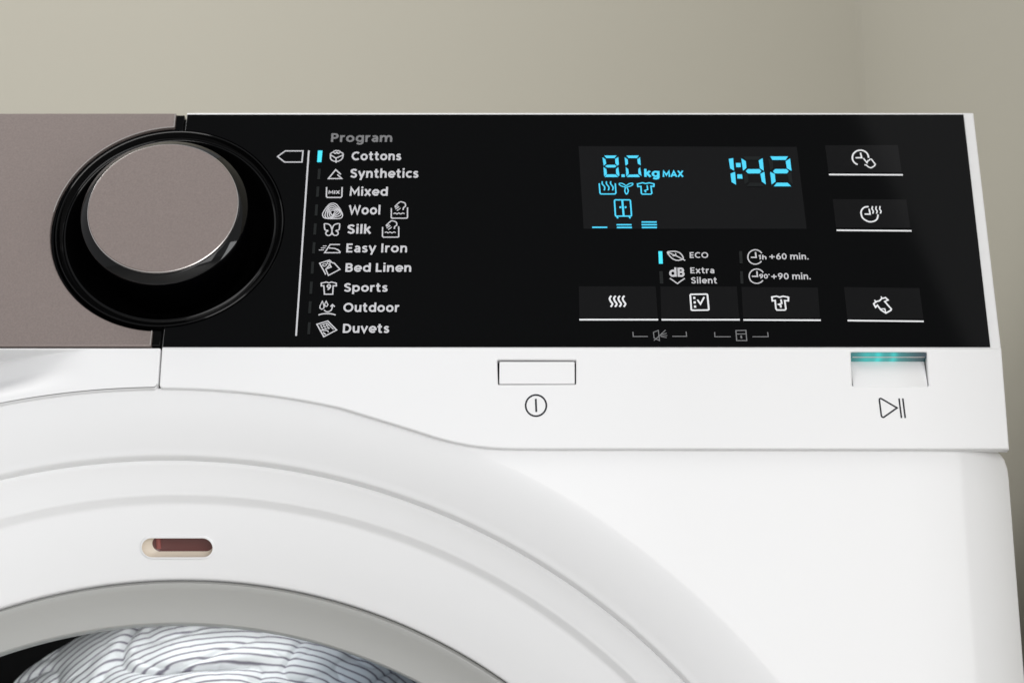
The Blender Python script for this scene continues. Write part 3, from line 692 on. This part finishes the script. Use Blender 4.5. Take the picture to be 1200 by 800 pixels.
# touch keys: slightly paler pads with an icon and a white underline
def key(q_, ul, z, fn, what):
    P = Print('t', (0, 0, 1), .00018); P.fill(q_); k_ = lab(P.build('touch_key', M['key'], WM), 'touch key with %s' % what)
    icon(lambda p: p.line(ul, 2.1), (0, 0, 1), 'white underline', 'bright', k_, 'key_underline')
    icon(fn, z, what, 'bright', k_, 'key_icon')
def steam(p):
    for k in range(4): p.line([(x+k*61, y) for x, y in [(497, 206), (473, 238), (484, 278), (512, 320), (488, 361)]], 2.1, False, True)
key([(678.3, 335.8), (768.3, 335.8), (770.8, 372.6), (679, 372.6)], [(678.8, 375), (771.3, 375)], (675, 330, 12), steam, 'four steam waves')
def check(p):
    p.line(round_poly([(465, 185), (706, 182), (728, 405), (482, 408)], 16, 3), 2.0, True)
    for x, y in ((522, 235), (528, 298), (533, 358)): p.fill([(x-16, y-16), (x+15, y-16), (x+17, y+16), (x-14, y+16)])
    p.line([(566, 260), (609, 322), (662, 223)], 1.9)
key([(773.8, 336), (863.3, 336), (866.2, 372.6), (775, 372.6)], [(775.2, 375.1), (866.9, 375.1)], (770, 330, 12), check, 'a ticked list box')
key([(868.8, 336.4), (958.3, 337.2), (960.8, 372.8), (870.8, 372.6)], [(871, 375.3), (961.7, 375.7)], (865, 330, 12),
    lambda p: p.line([(472, 222), (540, 211), (582, 226), (630, 211), (706, 226), (704, 276), (654, 272), (670, 388), (655, 405), (545, 405), (530, 385), (519, 270), (480, 276)], 1.9, True).line([(600, 255), (612, 312), (568, 326), (600, 342), (598, 372)], 1.9), 'a stained shirt')
def dclock(p):
    p.arc((518, 245), 114, 104, -2, 250, 1.9).line([(518, 175), (536, 247), (448, 247)], 1.8)
    p.line([(560, 255), (610, 318), (622, 290), (642, 280), (655, 268), (672, 268), (726, 338), (716, 362), (668, 390), (632, 378), (600, 350), (574, 347)], 1.6)
key([(966.7, 170.8), (1052, 170.4), (1056.7, 202.6), (970.8, 202.6)], [(971.3, 205.2), (1057.9, 205.6)], (965, 165, 12), dclock, 'a clock and pointing hand')
def sclock(p):
    p.line([(545, 203), (490, 212), (452, 250), (446, 300), (470, 358), (540, 402), (612, 400), (658, 368), (673, 308)], 1.9, False, True).line([(552, 232), (566, 305), (492, 303)], 1.8)
    for k in range(3): p.line([(x+k*51, y) for x, y in [(598, 198), (592, 235), (609, 265), (600, 297)]], 1.6, False, True)
key([(975.7, 233.7), (1061.9, 234.2), (1066.7, 267.4), (979.6, 267.2)], [(980.3, 270.4), (1068, 271.1)], (970, 225, 11.43), sclock, 'a clock with steam waves')
key([(988.9, 336.6), (1077.3, 337.9), (1082.1, 374), (992.9, 373.4)], [(993.1, 376), (1082.3, 377)], (985, 330, 11.43),
    lambda p: p.line([(442, 303), (476, 272), (520, 262), (548, 234), (600, 220), (634, 252), (590, 272), (678, 372), (672, 390), (605, 427), (540, 385), (492, 322), (468, 348)], 1.9, True).line([(452, 252), (482, 285)], 1.5).line([(540, 205), (560, 240)], 1.5).line([(535, 372), (590, 370), (606, 425)], 1.4), 'a hanging shirt')

# display
P = Print('t', (0, 0, 1), .00018); P.fill([(678, 171.7), (933.6, 172.6), (945.3, 268.5), (684, 268.5)])
disp = lab(P.build('display', M['pane'], WM), 'dark display window showing 8.0 kg MAX and 1:42')
ZH, ZI, ZJ = (690, 170, 10), (680, 205, 10), (840, 170, 10.91)
segs8 = [[(180, 130), (325, 130), (300, 160), (205, 160)], [(160, 150), (195, 175), (203, 225), (175, 250)], [(345, 148), (352, 235), (335, 250), (312, 225), (308, 170)],
 [(190, 255), (215, 240), (305, 240), (325, 255), (305, 270), (215, 270)], [(172, 265), (205, 290), (212, 345), (180, 375)], [(345, 265), (358, 360), (350, 375), (320, 345), (318, 290)], [(185, 383), (210, 352), (315, 352), (345, 383)]]
segs0 = [[(440, 130), (585, 130), (565, 160), (465, 160)], [(420, 150), (455, 175), (460, 225), (430, 250)], [(600, 150), (608, 245), (575, 225), (568, 175)],
 [(432, 265), (462, 290), (468, 340), (440, 378)], [(600, 268), (618, 370), (582, 345), (580, 290)], [(445, 383), (470, 355), (575, 352), (600, 383)]]
s1 = [[(152, 185), (208, 175), (220, 335), (170, 305)], [(175, 372), (232, 350), (245, 515), (188, 480)]]
col_ = [[(243, 237), (303, 237), (306, 290), (247, 290)], [(260, 382), (322, 382), (328, 436), (263, 436)]]
s4 = [[(312, 178), (370, 215), (378, 300), (335, 335)], [(370, 342), (395, 315), (545, 315), (568, 342), (545, 370), (398, 370)], [(535, 205), (585, 175), (600, 338), (550, 305)], [(555, 375), (607, 350), (625, 512), (575, 475)]]
s2 = [[(682, 153), (908, 153), (880, 198), (710, 198)], [(880, 215), (935, 178), (955, 338), (895, 305)], [(718, 342), (745, 315), (890, 315), (918, 342), (895, 370), (740, 370)], [(680, 350), (740, 378), (750, 475), (700, 512)], [(728, 535), (765, 490), (905, 490), (950, 535)]]
def polys(L): return lambda p: [p.fill(x) for x in L]
def dsp(fn, z, what, name='display_symbol'): icon(fn, z, what, 'led', disp, name)
dsp(polys(segs8), ZH, 'digit 8', 'display_digit'); dsp(polys([[(382, 350), (420, 350), (422, 382), (384, 382)]]), ZH, 'decimal point', 'display_point'); dsp(polys(segs0), ZH, 'digit 0', 'display_digit')
dsp(polys(s1), ZJ, 'digit 1', 'display_digit'); dsp(polys(col_), ZJ, 'colon', 'display_colon'); dsp(polys(s4), ZJ, 'digit 4', 'display_digit'); dsp(polys(s2), ZJ, 'digit 2', 'display_digit')
dsp(lambda p: p.text('kg', 755, 773, 208, 199, .23), ZH, 'letters kg', 'display_word'); dsp(lambda p: p.text('MAX', 776.5, 801, 208, 200.8, .22), ZH, 'letters MAX', 'display_word')
def tub(p):
    p.line([(122, 455), (131, 568), (142, 580), (305, 580), (317, 568), (310, 455)], 1.6)
    for k in range(3): p.line([(x+k*49, y) for x, y in [(158, 432), (158, 462), (186, 500), (180, 538)]], 1.5, False, True)
dsp(tub, ZH, 'steam tub')
def fan(p):
    p.line([(432, 500), (385, 488), (358, 470), (362, 455), (400, 460), (435, 485)], 1.3, False, True).line([(440, 500), (485, 488), (514, 470), (510, 455), (474, 460), (438, 485)], 1.3, False, True).line([(430, 502), (422, 545), (442, 582), (462, 545), (446, 502)], 1.4, False, True)
dsp(fan, ZH, 'three-bladed fan')
dsp(lambda p: p.line([(570, 462), (630, 449), (667, 458), (710, 449), (764, 462), (762, 492), (728, 488), (738, 572), (726, 582), (628, 582), (616, 572), (610, 490), (575, 494)], 1.6, True).line([(683, 478), (690, 528), (655, 540), (668, 562)], 1.5), ZH, 'stained shirt')
def ward(p):
    p.line(round_poly([(400, 299), (586, 299), (601, 489), (412, 489)], 12, 2), 1.7, True).line([(492, 306), (508, 482)], 2.3).line([(430, 494), (440, 516)], 1.8).line([(572, 494), (585, 516)], 1.8)
    for x, y in ((470, 386), (530, 386)): p.fill([(x-11, y-11), (x+11, y-11), (x+11, y+11), (x-11, y+11)])
dsp(ward, ZI, 'wardrobe')
for L in ([(140, 620), (316, 620)], [(425, 590), (600, 590)], [(428, 622), (605, 622)], [(718, 558), (895, 558)], [(718, 590), (898, 590)], [(720, 622), (898, 622)]):
    dsp(lambda p: p.line(L, 1.9), ZI, 'dryness level bar', 'level_bar')

M['ghost'] = mat('unlit_segment', (.0105, .0125, .0130), .3, .1)
sh = lambda L, dx: [(x+dx, y) for x, y in L]
gh = [[sh(s2[0], -345), sh(s2[3], -345), sh(s2[4], -345)], [sh(s4[0], 345), sh(s4[3], 345)]]
for L in gh: icon(polys(L), ZJ, 'faint unlit digit segments', 'ghost', disp, 'unlit_segment')
# ------------------------------------------------------------------ laundry: one crumpled striped garment in the drum
YL = .104
cc_ = front(280, 905, YL); AX = cc_.x-front(-42, 905, YL).x; BZ = front(280, 702, YL).z-cc_.z
nu, nv = 420, 220; vs = []; uvs = []
for i in range(nu+1):
    th_ = radians(-25+230*i/nu)
    for k in range(nv+1):
        r_ = 1.05*(k/nv)**.8
        if k == 0: r_ = .02
        x = cc_.x+AX*r_*cos(th_); z = cc_.z+BZ*r_*sin(th_)
        y = YL+.012-.022*(1-min(1.05, r_)**3.2)
        px_, pz_ = x*26, z*26
        f1 = noise.noise(Vector((px_*.8, pz_*.8, 3.1))); f2 = noise.noise(Vector((px_*2.1+f1*1.5, pz_*2.6, 8.2)))
        f3 = max(0, 1-abs(noise.noise(Vector((px_*.75-pz_*.5+1.7, pz_*1.5+px_*.25, 1.4))))*8)
        f4 = max(0, 1-abs(noise.noise(Vector((px_*1.6+7.7, pz_*2.8-px_*.7, 5.4))))*4)
        f5 = noise.noise(Vector((px_*9, pz_*7, 2.2))); f6 = max(0, 1-abs(noise.noise(Vector((px_*2.6-pz_*1.2+4, pz_*4.0+px_*.9, 9.1))))*7)
        d = .0055*f1+.0020*f2-.0055*f3**2-.0022*f4**2-.0007*f6**2
        vs.append(Vector((x+.001*f2, y-d, z+.0030*f1+.0012*f2)))
        stp = BZ*r_*(1+.16*cos(th_)**2)+.010*sin(x*30+1.0)*(1-r_)
        uvs.append((x, stp+.0013*f1+.0003*f2+.0011*f3**2+.0004*f4**2+.00012*f5))
fs = [(i*(nv+1)+k, (i+1)*(nv+1)+k, (i+1)*(nv+1)+k+1, i*(nv+1)+k+1) for i in range(nu) for k in range(nv)]
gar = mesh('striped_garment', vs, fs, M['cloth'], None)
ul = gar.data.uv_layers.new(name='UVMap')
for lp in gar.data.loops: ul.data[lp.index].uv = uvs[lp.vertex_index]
gar['label'] = 'crumpled white cotton garment with thin dark stripes behind the door glass'; gar['category'] = 'garment'
